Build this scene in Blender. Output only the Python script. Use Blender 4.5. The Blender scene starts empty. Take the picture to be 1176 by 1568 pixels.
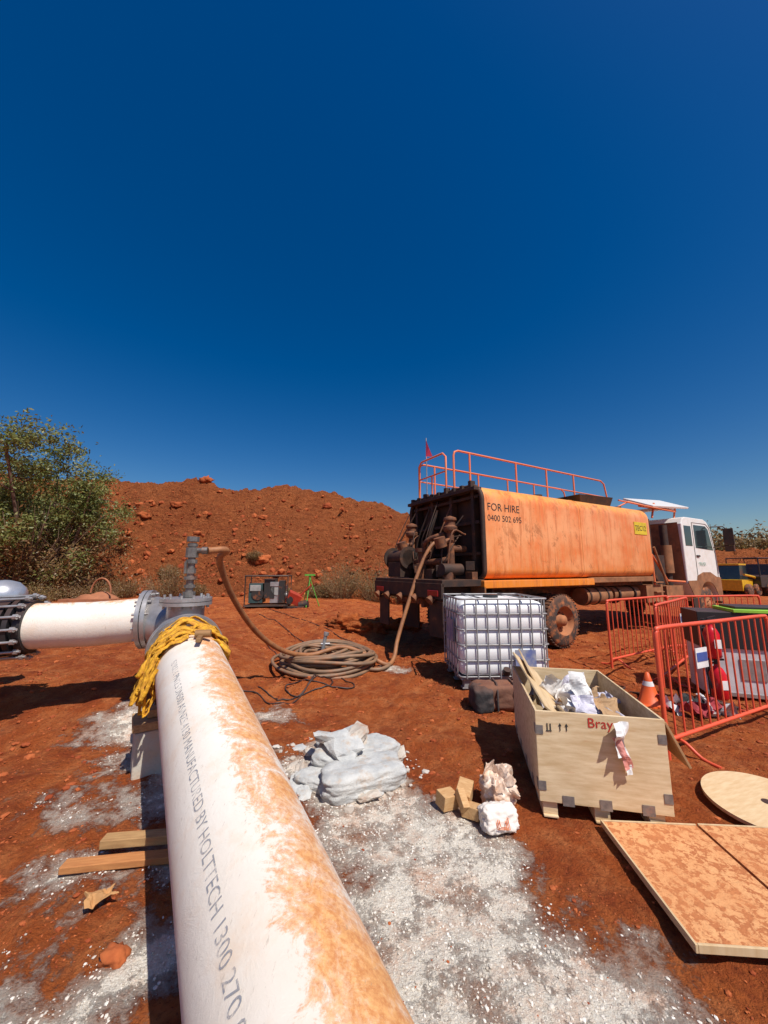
import bpy, bmesh, math, random
import numpy as np
from mathutils import Vector, Matrix, noise
random.seed(7); rng=np.random.default_rng(7)
S=bpy.context.scene
COL=S.collection
# ---------------------------------------------------------------- materials
def nd(nt,t,**k):
    n=nt.nodes.new(t)
    for a,b in k.items(): setattr(n,a,b)
    return n
def ramp(nt,fac,stops):
    r=nd(nt,'ShaderNodeValToRGB'); e=r.color_ramp.elements
    while len(e)<len(stops): e.new(.5)
    for i,(p,c) in enumerate(stops):
        e[i].position=p; e[i].color=(c,c,c,1) if isinstance(c,(int,float)) else (*c,1)
    nt.links.new(fac,r.inputs[0]); return r.outputs[0]
def noi(nt,vec,sc,det=6,ro=.6,dist=0):
    n=nd(nt,'ShaderNodeTexNoise'); n.inputs['Scale'].default_value=sc; n.inputs['Detail'].default_value=det
    n.inputs['Roughness'].default_value=ro; n.inputs['Distortion'].default_value=dist
    nt.links.new(vec,n.inputs['Vector']); return n.outputs[0]
def mix(nt,f,a,b,bt='MIX'):
    m=nd(nt,'ShaderNodeMixRGB',blend_type=bt)
    for i,v in enumerate((f,a,b)):
        if hasattr(v,'node'): nt.links.new(v,m.inputs[i])
        elif i==0: m.inputs[0].default_value=v
        else: m.inputs[i].default_value=(*v,1)
    return m.outputs[0]
def mth(nt,op,a,b=None,clamp=False):
    m=nd(nt,'ShaderNodeMath',operation=op,use_clamp=clamp)
    for i,v in enumerate((a,b)):
        if v is None: continue
        if hasattr(v,'node'): nt.links.new(v,m.inputs[i])
        else: m.inputs[i].default_value=v
    return m.outputs[0]
def base(name):
    m=bpy.data.materials.new(name); m.use_nodes=True; nt=m.node_tree
    b=nt.nodes['Principled BSDF']; tc=nd(nt,'ShaderNodeTexCoord')
    return m,nt,b,tc.outputs['Object']
def scl(nt,vec,s):
    mp=nd(nt,'ShaderNodeMapping'); mp.inputs['Scale'].default_value=s; nt.links.new(vec,mp.inputs[0]); return mp.outputs[0]
DUST=(.52,.17,.055)
def M(name,col,rough=.6,metal=0,col2=None,ns=6,dust=0,dscale=5,bump=0,bs=60,stretch=None,spec=.5,trans=0):
    m,nt,b,v=base(name)
    vv=scl(nt,v,stretch) if stretch else v
    c2=col2 or tuple(x*.75 for x in col)
    c=mix(nt,ramp(nt,noi(nt,vv,ns),[(.35,0),(.65,1)]),col,c2)
    if dust>0:
        f=ramp(nt,noi(nt,vv,dscale,8,.65),[(max(0,.72-dust*.5),0),(min(1,.92-dust*.45),min(1,.45+dust))])
        g=nd(nt,'ShaderNodeNewGeometry'); sp=nd(nt,'ShaderNodeSeparateXYZ'); nt.links.new(g.outputs['Normal'],sp.inputs[0])
        up=mth(nt,'MULTIPLY',mth(nt,'MAXIMUM',sp.outputs[2],0.0),dust*.5)
        f=mth(nt,'MAXIMUM',f,up,True)
        c=mix(nt,f,c,DUST)
    nt.links.new(c,b.inputs['Base Color'])
    b.inputs['Roughness'].default_value=rough; b.inputs['Metallic'].default_value=metal
    b.inputs['Specular IOR Level'].default_value=spec
    if bump:
        bp=nd(nt,'ShaderNodeBump'); bp.inputs['Strength'].default_value=bump; bp.inputs['Distance'].default_value=.01
        nt.links.new(noi(nt,vv,bs),bp.inputs['Height']); nt.links.new(bp.outputs[0],b.inputs['Normal'])
    return m
# ---------------------------------------------------------------- mesh builder
class MB:
    def __init__(s): s.v=[];s.f=[];s.m=[];s.s=[]
    def add(s,vs,fs,mi=0,sm=False):
        o=len(s.v); s.v+= [tuple(p) for p in vs]
        for f in fs: s.f.append(tuple(i+o for i in f)); s.m.append(mi); s.s.append(sm)
    def box(s,c,d,mi=0,R=None):
        x,y,z=d[0]/2,d[1]/2,d[2]/2; c=Vector(c)
        vs=[Vector((a*x,b*y,e*z)) for a in(-1,1) for b in(-1,1) for e in(-1,1)]
        if R is not None: vs=[R@p for p in vs]
        s.add([p+c for p in vs],[(0,1,3,2),(4,6,7,5),(0,4,5,1),(2,3,7,6),(0,2,6,4),(1,5,7,3)],mi)
    def bx(s,x0,x1,y0,y1,z0,z1,mi=0): s.box(((x0+x1)/2,(y0+y1)/2,(z0+z1)/2),(x1-x0,y1-y0,z1-z0),mi)
    def cyl(s,p0,p1,r0,r1=None,n=16,mi=0,caps=True,sm=True):
        r1=r0 if r1 is None else r1
        p0=Vector(p0);p1=Vector(p1);d=(p1-p0).normalized()
        a=d.orthogonal().normalized();b=d.cross(a)
        ring=lambda p,r:[p+a*(r*math.cos(2*math.pi*i/n))+b*(r*math.sin(2*math.pi*i/n)) for i in range(n)]
        s.add(ring(p0,r0)+ring(p1,r1),[(i,(i+1)%n,n+(i+1)%n,n+i) for i in range(n)],mi,sm)
        if caps:
            s.add(ring(p0,r0),[tuple(range(n))[::-1]],mi); s.add(ring(p1,r1),[tuple(range(n))],mi)
    def tube(s,pts,r,n=8,mi=0,closed=False,caps=True,flat=1.0):
        pts=[Vector(p) for p in pts]; N=len(pts); rs=r if isinstance(r,(list,tuple)) else [r]*N
        vs=[];t0=(pts[1]-pts[0]).normalized(); a=t0.orthogonal().normalized()
        for i in range(N):
            if closed: t=(pts[(i+1)%N]-pts[i-1]).normalized()
            else: t=(pts[min(i+1,N-1)]-pts[max(i-1,0)]).normalized()
            a=(a-t*a.dot(t)).normalized(); b=t.cross(a)
            vs+=[pts[i]+a*(rs[i]*math.cos(2*math.pi*k/n))+b*(rs[i]*flat*math.sin(2*math.pi*k/n)) for k in range(n)]
        fs=[]
        for i in range(N if closed else N-1):
            j=(i+1)%N
            fs+=[(i*n+k,i*n+(k+1)%n,j*n+(k+1)%n,j*n+k) for k in range(n)]
        s.add(vs,fs,mi,True)
        if caps and not closed:
            s.add(vs[:n],[tuple(range(n))[::-1]],mi); s.add(vs[-n:],[tuple(range(n))],mi)
    def lathe(s,c,ax,prof,n=32,mi=0):
        c=Vector(c);ax=Vector(ax).normalized();a=ax.orthogonal().normalized();b=ax.cross(a);vs=[]
        for h,r in prof: vs+=[c+ax*h+a*(r*math.cos(2*math.pi*k/n))+b*(r*math.sin(2*math.pi*k/n)) for k in range(n)]
        fs=[(i*n+k,i*n+(k+1)%n,(i+1)*n+(k+1)%n,(i+1)*n+k) for i in range(len(prof)-1) for k in range(n)]
        s.add(vs,fs,mi,True)
    def poly(s,pts,mi=0): s.add(pts,[tuple(range(len(pts)))],mi)
    def extr(s,prof,y0,y1,mi=0):
        n=len(prof); vs=[(x,y0,z) for x,z in prof]+[(x,y1,z) for x,z in prof]
        s.add(vs,[tuple(range(n)),tuple(range(n,2*n))[::-1]]+[((i+1)%n,i,n+i,n+(i+1)%n) for i in range(n)],mi)
    def blob(s,c,d,mi=0,seed=0,amp=.15,sub=3,p=2.0,R=None,fq=1.5):
        bm=bmesh.new(); bmesh.ops.create_icosphere(bm,subdivisions=sub,radius=1)
        vs=[];o=Vector((seed*3.1,seed*1.7,seed))
        for q in bm.verts:
            w=q.co.copy(); L=(abs(w.x)**p+abs(w.y)**p+abs(w.z)**p)**(1/p); w/=L
            w*=1+amp*noise.fractal(w*fq+o,.8,2.,4)
            w=Vector((w.x*d[0],w.y*d[1],w.z*d[2]))
            if R is not None: w=R@w
            vs.append(w+Vector(c))
        s.add(vs,[tuple(x.index for x in f.verts) for f in bm.faces],mi,sub>2); bm.free()
    def build(s,name,mats,parent=None,bevel=0,loc=None,rz=0):
        me=bpy.data.meshes.new(name); me.from_pydata(s.v,[],s.f)
        for m in mats: me.materials.append(m)
        me.polygons.foreach_set('material_index',s.m); me.polygons.foreach_set('use_smooth',s.s)
        bm=bmesh.new(); bm.from_mesh(me); bmesh.ops.recalc_face_normals(bm,faces=bm.faces); bm.to_mesh(me); bm.free()
        o=bpy.data.objects.new(name,me); COL.objects.link(o)
        if parent: o.parent=parent
        if loc is not None: o.location=loc
        o.rotation_euler.z=rz
        if bevel:
            b=o.modifiers.new('bevel','BEVEL'); b.width=bevel; b.segments=2; b.limit_method='ANGLE'; b.angle_limit=math.radians(40)
        return o
def empty(name,loc,rz=0):
    e=bpy.data.objects.new(name,None); COL.objects.link(e); e.location=loc; e.rotation_euler.z=rz; return e
def text_geo(body,size):
    cu=bpy.data.curves.new('t','FONT'); cu.body=body; cu.size=size; cu.resolution_u=3
    o=bpy.data.objects.new('t',cu); COL.objects.link(o); dg=bpy.context.evaluated_depsgraph_get(); dg.update()
    me=bpy.data.meshes.new_from_object(o.evaluated_get(dg)); v=[p.co.copy() for p in me.vertices]; f=[tuple(p.vertices) for p in me.polygons]
    bpy.data.objects.remove(o); bpy.data.curves.remove(cu); bpy.data.meshes.remove(me); return v,f
def spline(pts,k=8):
    P=[Vector(p) for p in pts]; P=[P[0]*2-P[1]]+P+[P[-1]*2-P[-2]]; out=[]
    for i in range(1,len(P)-2):
        a,b,c,d=P[i-1:i+3]
        for j in range(k):
            t=j/k; out.append(.5*((2*b)+(c-a)*t+(2*a-5*b+4*c-d)*t*t+(3*b-a-3*c+d)*t**3))
    out.append(P[-2]); return out
# ---------------------------------------------------------------- noise / terrain
def vn(x,y,seed=0):
    xi=np.floor(x);yi=np.floor(y);fx=x-xi;fy=y-yi;fx=fx*fx*(3-2*fx);fy=fy*fy*(3-2*fy)
    h=lambda a,b:np.modf(np.abs(np.sin(a*127.1+b*311.7+seed*74.7)*43758.5453))[0]
    return (h(xi,yi)*(1-fx)+h(xi+1,yi)*fx)*(1-fy)+(h(xi,yi+1)*(1-fx)+h(xi+1,yi+1)*fx)*fy
def fbm(x,y,o=5,seed=0,g=.5):
    s=0;a=1;t=0
    for i in range(o): s=s+a*(vn(x*2**i,y*2**i,seed+i)-.5);t+=a;a*=g
    return s/t*2
def sm(x): x=np.clip(x,0,1); return x*x*(3-2*x)
def gh(x,y):
    x=np.asarray(x,float);y=np.asarray(y,float)
    h=.28*sm((-x-1.6)/1.4)*sm((y-3.4)/1.3)
    h=np.maximum(h,.32*sm((y-7.5)/4)*sm((1.5-x)/3))
    near=np.exp(-((x)**2+(y-3)**2)/900)
    rough=1-.6*sm(gravel(x,y)*1.6-.4)
    h=h+(.05*fbm(x*.7,y*.7,3,5)+.06*rough*fbm(x*2.3,y*2.3,4,9)+.032*rough*fbm(x*8,y*8,4,2)+.028*rough*np.maximum(0,fbm(x*14,y*14,2,61)))*near
    h=h+.13*np.exp(-((x+1.0)**2/.12+(y-5.35)**2/.06))*1.0-.10*np.exp(-((x+1.25)**2/.2+(y-5.0)**2/.06))
    h=h+.16*np.exp(-((x+2.6)**2/.5+(y-4.9)**2/.05))
    h=h+.10*np.exp(-((x+.6)**2/1.5+(y-9.3)**2/.4))*(1+fbm(x*4,y*4,3,3))
    for off in (0,.55,2.0,2.5):
        yc=5.9+off+.10*(x-1.5)**2*.35-.25*x
        dd=(y-yc)/.16; h=h-.028*np.exp(-dd*dd)*sm((x-1.9)/.6)*sm((9-x)/2)*(1+.5*np.sin(x*22))+.014*np.exp(-((np.abs(y-yc)-.24)/.08)**2)*sm((x-1.9)/.6)*sm((9-x)/2)
    flat=np.exp(-(((x-1.6)/1.0)**4+((y-2.9)/1.4)**4))
    return h*(1-.6*flat)
def g1(x,y): return float(gh(np.array([x]),np.array([y]))[0])
def ell(x,y,cx,cy,rx,ry): return 1-np.sqrt(((x-cx)/rx)**2+((y-cy)/ry)**2)
def gravel(x,y):
    w=.40*fbm(x*2,y*2,5,21,.65); wx=x+w; wy=y+.36*fbm(x*2.2,y*2.2,5,31,.65)
    L=[(.28,1.75,.66,.95),(.0,2.7,.5,.5),(.85,1.6,.42,.45),(-.45,3.35,.5,.42),(-2.45,3.85,.38,.32),(-2.2,3.35,.28,.22),(-1.95,2.78,.34,.12),(-1.6,2.12,.18,.16),(-1.02,1.7,.24,.36),(-1.35,1.62,.16,.14),(-1.3,2.35,.16,.16),(-1.35,4.35,.3,.2),(.15,6.3,.22,.2),(-1.8,3.1,.2,.4)]
    g=np.full_like(x,-1.)
    for cx,cy,rx,ry in L: g=np.maximum(g,ell(wx,wy,cx,cy,rx,ry)*min(rx,ry)*2.5)
    return np.clip(.5+g*1.0,0,1)
N=600; s_=np.linspace(-7.6,7.6,N); ax=1.25*np.sinh(s_)
X,Y=np.meshgrid(ax,ax+2.4); Z=gh(X,Y)
gx=X.ravel();gy=Y.ravel()
me=bpy.data.meshes.new('ground'); idx=np.arange(N*N).reshape(N,N)
F=np.stack([idx[:-1,:-1],idx[:-1,1:],idx[1:,1:],idx[1:,:-1]],-1).reshape(-1,4)
me.from_pydata(np.stack([gx,gy,Z.ravel()],1).tolist(),[],F.tolist())
me.polygons.foreach_set('use_smooth',[True]*len(F))
at=me.attributes.new('gravel','FLOAT','POINT'); at.data.foreach_set('value',gravel(gx,gy).astype(np.float32))
ground=bpy.data.objects.new('ground',me); COL.objects.link(ground)
m,nt,b,v=base('red_dirt')
c=mix(nt,ramp(nt,noi(nt,v,.9,8,.6),[(.35,0),(.65,1)]),(.56,.14,.033),(.40,.08,.02))
c=mix(nt,ramp(nt,noi(nt,v,5,8,.7),[(.45,0),(.75,1)]),c,(.72,.25,.085))
c=mix(nt,ramp(nt,noi(nt,v,2.3,9,.75),[(.48,0),(.64,.75)]),c,(.28,.05,.017))
c=mix(nt,ramp(nt,noi(nt,v,38,6,.75),[(.52,0),(.72,.85)]),c,(.18,.036,.013))
A=nd(nt,'ShaderNodeAttribute',attribute_name='gravel')
nm=mth(nt,'MULTIPLY',mth(nt,'SUBTRACT',noi(nt,v,4.5,12,.8),.5),3.0)
gm=ramp(nt,mth(nt,'ADD',A.outputs['Fac'],nm),[(.35,0),(.55,.5),(.95,1)])
vo=nd(nt,'ShaderNodeTexVoronoi'); vo.inputs['Scale'].default_value=110; nt.links.new(v,vo.inputs['Vector'])
gc=mix(nt,ramp(nt,vo.outputs['Distance'],[(.1,0),(.7,1)]),(.93,.86,.75),(.78,.69,.57))
gc=mix(nt,ramp(nt,noi(nt,v,160,3,.7),[(.54,0),(.72,.5)]),gc,(.30,.23,.17))
gc=mix(nt,ramp(nt,noi(nt,v,2.6,10,.8),[(.48,0),(.64,.72)]),gc,(.60,.28,.15))
c=mix(nt,gm,c,gc); nt.links.new(c,b.inputs['Base Color']); b.inputs['Roughness'].default_value=.95; b.inputs['Specular IOR Level'].default_value=.15
h=mth(nt,'ADD',mth(nt,'MULTIPLY',noi(nt,v,14,8,.72),1.2),mth(nt,'MULTIPLY',noi(nt,v,90,5,.7),.4))
h=mth(nt,'MULTIPLY',h,mth(nt,'SUBTRACT',1.25,mth(nt,'MULTIPLY',gm,.75)))
bp=nd(nt,'ShaderNodeBump'); bp.inputs['Strength'].default_value=1; bp.inputs['Distance'].default_value=.06
nt.links.new(h,bp.inputs['Height']); nt.links.new(bp.outputs[0],b.inputs['Normal'])
me.materials.append(m); MDIRT=m
bm=bmesh.new(); bmesh.ops.create_icosphere(bm,subdivisions=1,radius=1); IV=np.array([q.co[:] for q in bm.verts]); IF=np.array([[x.index for x in f.verts] for f in bm.faces]); bm.free()
def rocks(name,P,sz,mat,flat=.65):
    n=len(P); V=IV[None]*(1+.5*(rng.random((n,12,1))-.5)); 
    sc=sz[:,None,None]*np.stack([.7+.7*rng.random(n),.7+.6*rng.random(n),flat*(.7+.5*rng.random(n))],1)[:,None,:]
    V=V*sc; an=rng.random(n)*6.28; c,s=np.cos(an)[:,None],np.sin(an)[:,None]
    V=np.stack([V[...,0]*c-V[...,1]*s,V[...,0]*s+V[...,1]*c,V[...,2]],-1)+P[:,None,:]
    FF=(IF[None]+12*np.arange(n)[:,None,None]).reshape(-1,3)
    me=bpy.data.meshes.new(name); me.from_pydata(V.reshape(-1,3).tolist(),[],FF.tolist()); me.materials.append(mat)
    o=bpy.data.objects.new(name,me); COL.objects.link(o); return o
def rock_mat(name,a,b_):
    m,nt,b,v=base(name); g=nd(nt,'ShaderNodeNewGeometry')
    c=ramp(nt,g.outputs['Random Per Island'],[(0,a),(.5,tuple((p+q)/2 for p,q in zip(a,b_))),(1,b_)])
    c=mix(nt,ramp(nt,noi(nt,v,30),[(.4,0),(.7,.5)]),c,a); nt.links.new(c,b.inputs['Base Color']); b.inputs['Roughness'].default_value=.95; b.inputs['Specular IOR Level'].default_value=.2; return m
MR=rock_mat('red_stone',(.26,.05,.018),(.50,.14,.045)); MG=rock_mat('grey_stone',(.45,.38,.31),(.86,.80,.72))
n=60000; rr_=.9+rng.random(n)**1.6*14; th=rng.uniform(.1,3.04,n); px=rr_*np.cos(th);py=rr_*np.sin(th); gv=gravel(px,py); cl=fbm(px*1.5,py*1.5,4,55)
szz=.0022+.016*rng.random(n)**14*(1+rr_*.12)*np.minimum(1,rr_/3.2)+.0009*rr_; k=((gv<.4)|(rng.random(n)<.03))&(cl+.5*rng.random(n)>.05); px,py,szz=px[k],py[k],szz[k]
rocks('ground_stones',np.stack([px,py,gh(px,py)+szz*.1],1),szz,MR)
n=70000; px=rng.uniform(-3,2.2,n);py=rng.uniform(1.0,4.8,n); k=gravel(px,py)+.5*fbm(px*5,py*5,4,77)>.45+.4*rng.random(n); px=px[k][:24000];py=py[k][:24000]; szz=.002+.006*rng.random(len(px))**4
rocks('grey_gravel',np.stack([px,py,gh(px,py)+szz*.2],1),szz,MG)
# ---------------------------------------------------------------- embankment
nx,ny=760,200; u=np.linspace(-46,55,nx); w=np.linspace(0,1,ny); U,W=np.meshgrid(u,w)
crest=np.interp(U,[-60,-30,-16,-12,-5,1.3,8,16,24,55],[7.6,7.4,7.0,6.85,6.1,5.15,4.2,3.4,3.2,3.4])
crest=crest+.25*fbm(U*.35,U*0,5,3,.6)
y0=17.2+.9*fbm(U*.2,U*0+3,3,8)+np.interp(U,[-60,-16,0,16,55],[0,0,0,6,16]); prof=sm(W/.45)*.25+.75*np.clip(W/.5,0,1)**1.15
prof=np.where(W>.5,1-.05*(W-.5),prof); YY=y0+W*12
er=fbm(U*.8,YY*.5,6,11,.6)
gul=-np.abs(fbm(U*.55+.3*fbm(U,YY,3,90),YY*.14,4,71))
env=np.sin(np.pi*np.clip(W*1.8,0,1))**.6
Z=-.25+gh(U,YY)+(crest+.1)*prof+(er*.5+gul*1.2+.3)*env+.34*fbm(U*2.6,YY*2.6,6,13,.8)
Z=Z+.6*np.maximum(0,fbm(U*1.3,YY*1.3,4,40,.7)-.12)
scarp=sm((fbm(U*.35,YY*.35,3,120)-.0)*4); Z=Z+.4*scarp*env
Z[-1]=-1
me=bpy.data.meshes.new('dirt_embankment'); idx=np.arange(nx*ny).reshape(ny,nx)
F=np.stack([idx[:-1,:-1],idx[:-1,1:],idx[1:,1:],idx[1:,:-1]],-1).reshape(-1,4)
me.from_pydata(np.stack([U.ravel(),YY.ravel(),Z.ravel()],1).tolist(),[],F.tolist()); me.polygons.foreach_set('use_smooth',[True]*len(F))
o=bpy.data.objects.new('dirt_embankment',me); COL.objects.link(o)
m,nt,b,v=base('embankment_dirt')
c=mix(nt,ramp(nt,noi(nt,v,.45,8,.65),[(.35,0),(.65,1)]),(.54,.165,.055),(.41,.11,.037))
c=mix(nt,ramp(nt,noi(nt,scl(nt,v,(1,1,3)),2.2,8,.75),[(.48,0),(.66,.85)]),c,(.22,.052,.02))
c=mix(nt,ramp(nt,noi(nt,v,9,6,.7),[(.5,0),(.75,.8)]),c,(.66,.24,.095))
nt.links.new(c,b.inputs['Base Color']); b.inputs['Roughness'].default_value=1; b.inputs['Specular IOR Level'].default_value=.1
bp=nd(nt,'ShaderNodeBump'); bp.inputs['Strength'].default_value=1; bp.inputs['Distance'].default_value=.8
nt.links.new(noi(nt,v,2.4,12,.78),bp.inputs['Height']); nt.links.new(bp.outputs[0],b.inputs['Normal']); me.materials.append(m)
def mz(x,y):
    i=int(np.clip(np.searchsorted(u,x),0,nx-1)); j=int(np.argmin(abs(YY[:,i]-y))); return float(Z[j,i])
n=6000; px=rng.uniform(-22,10,n); pj=rng.uniform(0,6.0,n)*rng.random(n)**.4; szz=.02+.16*rng.random(n)**12+.03*rng.random(n)
pi=np.clip(np.searchsorted(u,px),0,nx-1); jj=(pj/12*(ny-1)).astype(int)
rocks('embankment_stones',np.stack([px,YY[jj,pi],Z[jj,pi]],1),szz,MR,.8)
B=MB()
for i,(x,j,r) in enumerate([(-11.6,.5,.30),(-12.2,.33,.24),(-13.6,.28,.24),(-6.2,.16,.30),(-6.9,.3,.18),(-3.4,.4,.2),(-14.5,.36,.22),(-2.0,.1,.25),(-10.4,.25,.16),(-15,.2,.3)]):
    ii=int(np.searchsorted(u,x)); B.blob((x,YY[int(j*ny),ii],Z[int(j*ny),ii]+r*.1),(r*1.3,r,r*.75),0,i,.5,3,3,fq=2)
B.build('boulders',[MR])
# ---------------------------------------------------------------- foliage
def leaves(name,C,spread,per,size,mats,elong=2.2,parent=None,blade=False):
    C=np.asarray(C); n=len(C)*per; P=np.repeat(C[:,:3],per,0)+rng.normal(size=(n,3))*np.repeat(np.asarray(spread)*np.ones(len(C)),per)[:,None]*np.array([1,1,.8])
    d=rng.normal(size=(n,3)); 
    if blade: d=d*.55+np.array([0,0,1.0])
    d/=np.linalg.norm(d,axis=1)[:,None]; e=np.cross(d,rng.normal(size=(n,3))); e/=np.linalg.norm(e,axis=1)[:,None]
    L=(size*(.6+.8*rng.random(n)))[:,None]; w=L/elong
    V=np.stack([P-d*L*.5,P+e*w*.5,P+d*L*.5,P-e*w*.5],1).reshape(-1,3)
    me=bpy.data.meshes.new(name); me.from_pydata(V.tolist(),[],np.arange(n*4).reshape(n,4).tolist())
    for m in mats: me.materials.append(m)
    o=bpy.data.objects.new(name,me); COL.objects.link(o); o.parent=parent; return o
def leafmat(name,a,b_,c_):
    m,nt,b,v=base(name); g=nd(nt,'ShaderNodeNewGeometry')
    c=ramp(nt,g.outputs['Random Per Island'],[(0,a),(.6,b_),(1,c_)])
    c=mix(nt,ramp(nt,noi(nt,v,.8,3),[(.4,0),(.65,.6)]),c,c_)
    nt.links.new(c,b.inputs['Base Color']); b.inputs['Roughness'].default_value=.5
    tr=nd(nt,'ShaderNodeBsdfTranslucent'); nt.links.new(c,tr.inputs[0]); ms=nd(nt,'ShaderNodeMixShader'); ms.inputs[0].default_value=.25
    out=nt.nodes['Material Output']; nt.links.new(b.outputs[0],ms.inputs[1]); nt.links.new(tr.outputs[0],ms.inputs[2]); nt.links.new(ms.outputs[0],out.inputs[0]); return m
ML=leafmat('olive_leaves',(.07,.10,.015),(.15,.18,.035),(.26,.24,.07)); MLD=leafmat('dry_leaves',(.22,.11,.04),(.33,.17,.065),(.17,.13,.045))
MBK=M('bark',(.16,.09,.055),.9,bump=.5); MTW=M('dry_twig',(.34,.2,.10),.9)
def tree(name,x,y,z,rx,h,nst=7,ncl=330,per=110,size=.15,low=.12,seed=1):
    R=random.Random(seed); E=empty(name,(x,y,z)); T=MB(); C=[]; D=[]; lobes=[]
    for i in range(nst):
        a=i/nst*6.28+R.random(); rr=rx*R.uniform(.3,.8); tip=Vector((math.cos(a)*rr,math.sin(a)*rr,h*R.uniform(.55,.88)))
        b0=Vector((math.cos(a)*.2,math.sin(a)*.2,-.3)); mid=b0.lerp(tip,.5)+Vector((R.uniform(-.4,.4),R.uniform(-.4,.4),-.2))
        pts=spline([b0,mid,tip],6); T.tube(pts,[.11*(1-k/len(pts)*.85) for k in range(len(pts))],6)
        lobes.append((tip,R.uniform(.6,1.0)))
        for q in range(9):
            s0=pts[R.randrange(3,len(pts))]; e=s0+Vector((R.uniform(-1,1),R.uniform(-1,1),R.uniform(-.3,.8)))*rx*.42
            T.tube([s0,s0.lerp(e,.5)+Vector((0,0,.1)),e],[.035,.02,.008],5); lobes.append((e,R.uniform(.3,.7)))
    for k in range(ncl):
        L,r=R.choice(lobes); p=L+Vector((R.gauss(0,1),R.gauss(0,1),R.gauss(0,.8)))*r*.5*rx/3.
        if p.z<low*h: p.z=low*h+R.random()*.6
        (C if p.z>h*.30+R.gauss(0,.7) else D).append(p[:])
    for k in range(ncl//4):
        a=R.random()*6.28; q=rx*1.0*math.sqrt(R.random()); D.append((math.cos(a)*q,math.sin(a)*q,R.uniform(.05,.38)*h))
    for k in range(220):
        a=R.random()*6.28; q=rx*math.sqrt(R.random()); p=Vector((math.cos(a)*q,math.sin(a)*q,R.uniform(.05,.5)*h)); T.tube([p*.5,p,p+Vector((R.uniform(-.4,.4),R.uniform(-.4,.4),R.uniform(.1,.7)))],[.018,.012,.005],4)
    T.build('branches',[MBK],E); leaves('crown',C,[R.uniform(.10,.34)*rx/3 for _ in C],per,size,[ML],2.6,E); leaves('dry_skirt',D,.33*rx/3,per//2,size,[MLD],3,E)
    return E
tree('large_bush',-14.7,15.2,.3,3.3,7.0,9,430,95,.14,seed=3)
tree('large_bush',-18.0,18.5,1.2,3.0,5.2,7,180,80,.16,seed=5)
def shrub(name,x,y,z,r,h,ns=150,mat=MLD,per=30,seed=1):
    R=random.Random(seed); E=empty(name,(x,y,z)); T=MB(); C=[]
    for i in range(ns):
        a=R.random()*6.28; q=r*math.sqrt(R.random()); e=Vector((math.cos(a)*q,math.sin(a)*q,h*R.uniform(.4,1)*(1-.4*q/r))); b0=Vector((e.x*.25,e.y*.25,-.05)); m_=b0.lerp(e,.55)+Vector((R.uniform(-.1,.1),R.uniform(-.1,.1),.05))*r
        T.tube([b0,m_,e],[.014,.010,.006],3); C.append(e[:]); C.append(m_[:])
    T.build('twigs',[MTW],E); leaves('foliage',C,.12*r,per,.065,[mat],3.5,E); return E
MLM=leafmat('khaki_leaves',(.14,.12,.035),(.24,.17,.06),(.30,.17,.07))
for i,(x,y,r,h_) in enumerate([(-1.9,17.0,1.1,2.1),(-.3,16.9,1.2,2.0),(.9,17.2,.8,1.4),(-3.0,17.2,.6,.8),(-9.4,16.2,1.1,1.7),(-8.3,16.6,.5,.9),(-11.7,15.2,1.0,1.1),(-12.6,13.6,.8,.9),(-12.0,17.5,.8,1.2),(-4.6,17.0,.5,.6),(-10.6,18.5,.5,.9),(-6.6,19.0,.4,.6)]):
    shrub('dry_shrub',x,y,max(g1(x,y),mz(x,y) if y>17 else 0)-.05,r,h_,120,MLD if i in(4,5,6,8,10,11) else MLM,20,i)
C=[];R=random.Random(9)
for k in range(700):
    x=R.uniform(25,72); C.append((x,R.uniform(36,40),2.6+abs(R.gauss(0,1))*.8+1.0*math.sin(x*.7)**2))
leaves('distant_trees',C,.6,50,.36,[MLM,ML],2.2)
# ---------------------------------------------------------------- pipe
Q=Vector((.248,.459,.247)); d=Vector((-.55,.816,.176)).normalized()
MP,nt,b,v=base('dusty_white_pipe')
g=nd(nt,'ShaderNodeNewGeometry')
n1=noi(nt,v,2.8,10,.75,1.2); n2=noi(nt,v,13,12,.85,1.0); n3=noi(nt,v,45,8,.8)
dt=nd(nt,'ShaderNodeVectorMath',operation='DOT_PRODUCT'); nt.links.new(g.outputs['Normal'],dt.inputs[0]); dt.inputs[1].default_value=(.40,.20,.89)
side=mth(nt,'MULTIPLY',mth(nt,'SUBTRACT',dt.outputs['Value'],.86),.5)
side=mth(nt,'MAXIMUM',side,-.22)
f=mth(nt,'ADD',mth(nt,'ADD',mth(nt,'MULTIPLY',n1,.55),mth(nt,'ADD',mth(nt,'MULTIPLY',n2,.50),mth(nt,'MULTIPLY',n3,.18))),side)
f=ramp(nt,f,[(.595,0),(.64,.6),(.72,.95)])
c=mix(nt,ramp(nt,noi(nt,v,1.5),[(.3,0),(.7,1)]),(.84,.78,.70),(.76,.66,.56))
c=mix(nt,ramp(nt,noi(nt,v,4.5,8,.75),[(.50,0),(.7,.45)]),c,(.74,.50,.32))
c=mix(nt,f,c,mix(nt,ramp(nt,n3,[(.4,0),(.6,1)]),(.82,.42,.15),(.60,.22,.06)))
c=mix(nt,ramp(nt,noi(nt,scl(nt,v,(14,3,3)),6,4,.8),[(.62,0),(.69,.5)]),c,(.35,.26,.19))
nt.links.new(c,b.inputs['Base Color']); b.inputs['Roughness'].default_value=.5; b.inputs['Specular IOR Level'].default_value=.3
bp=nd(nt,'ShaderNodeBump'); bp.inputs['Strength'].default_value=.5; bp.inputs['Distance'].default_value=.008; nt.links.new(n2,bp.inputs['Height']); nt.links.new(bp.outputs[0],b.inputs['Normal'])
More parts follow.
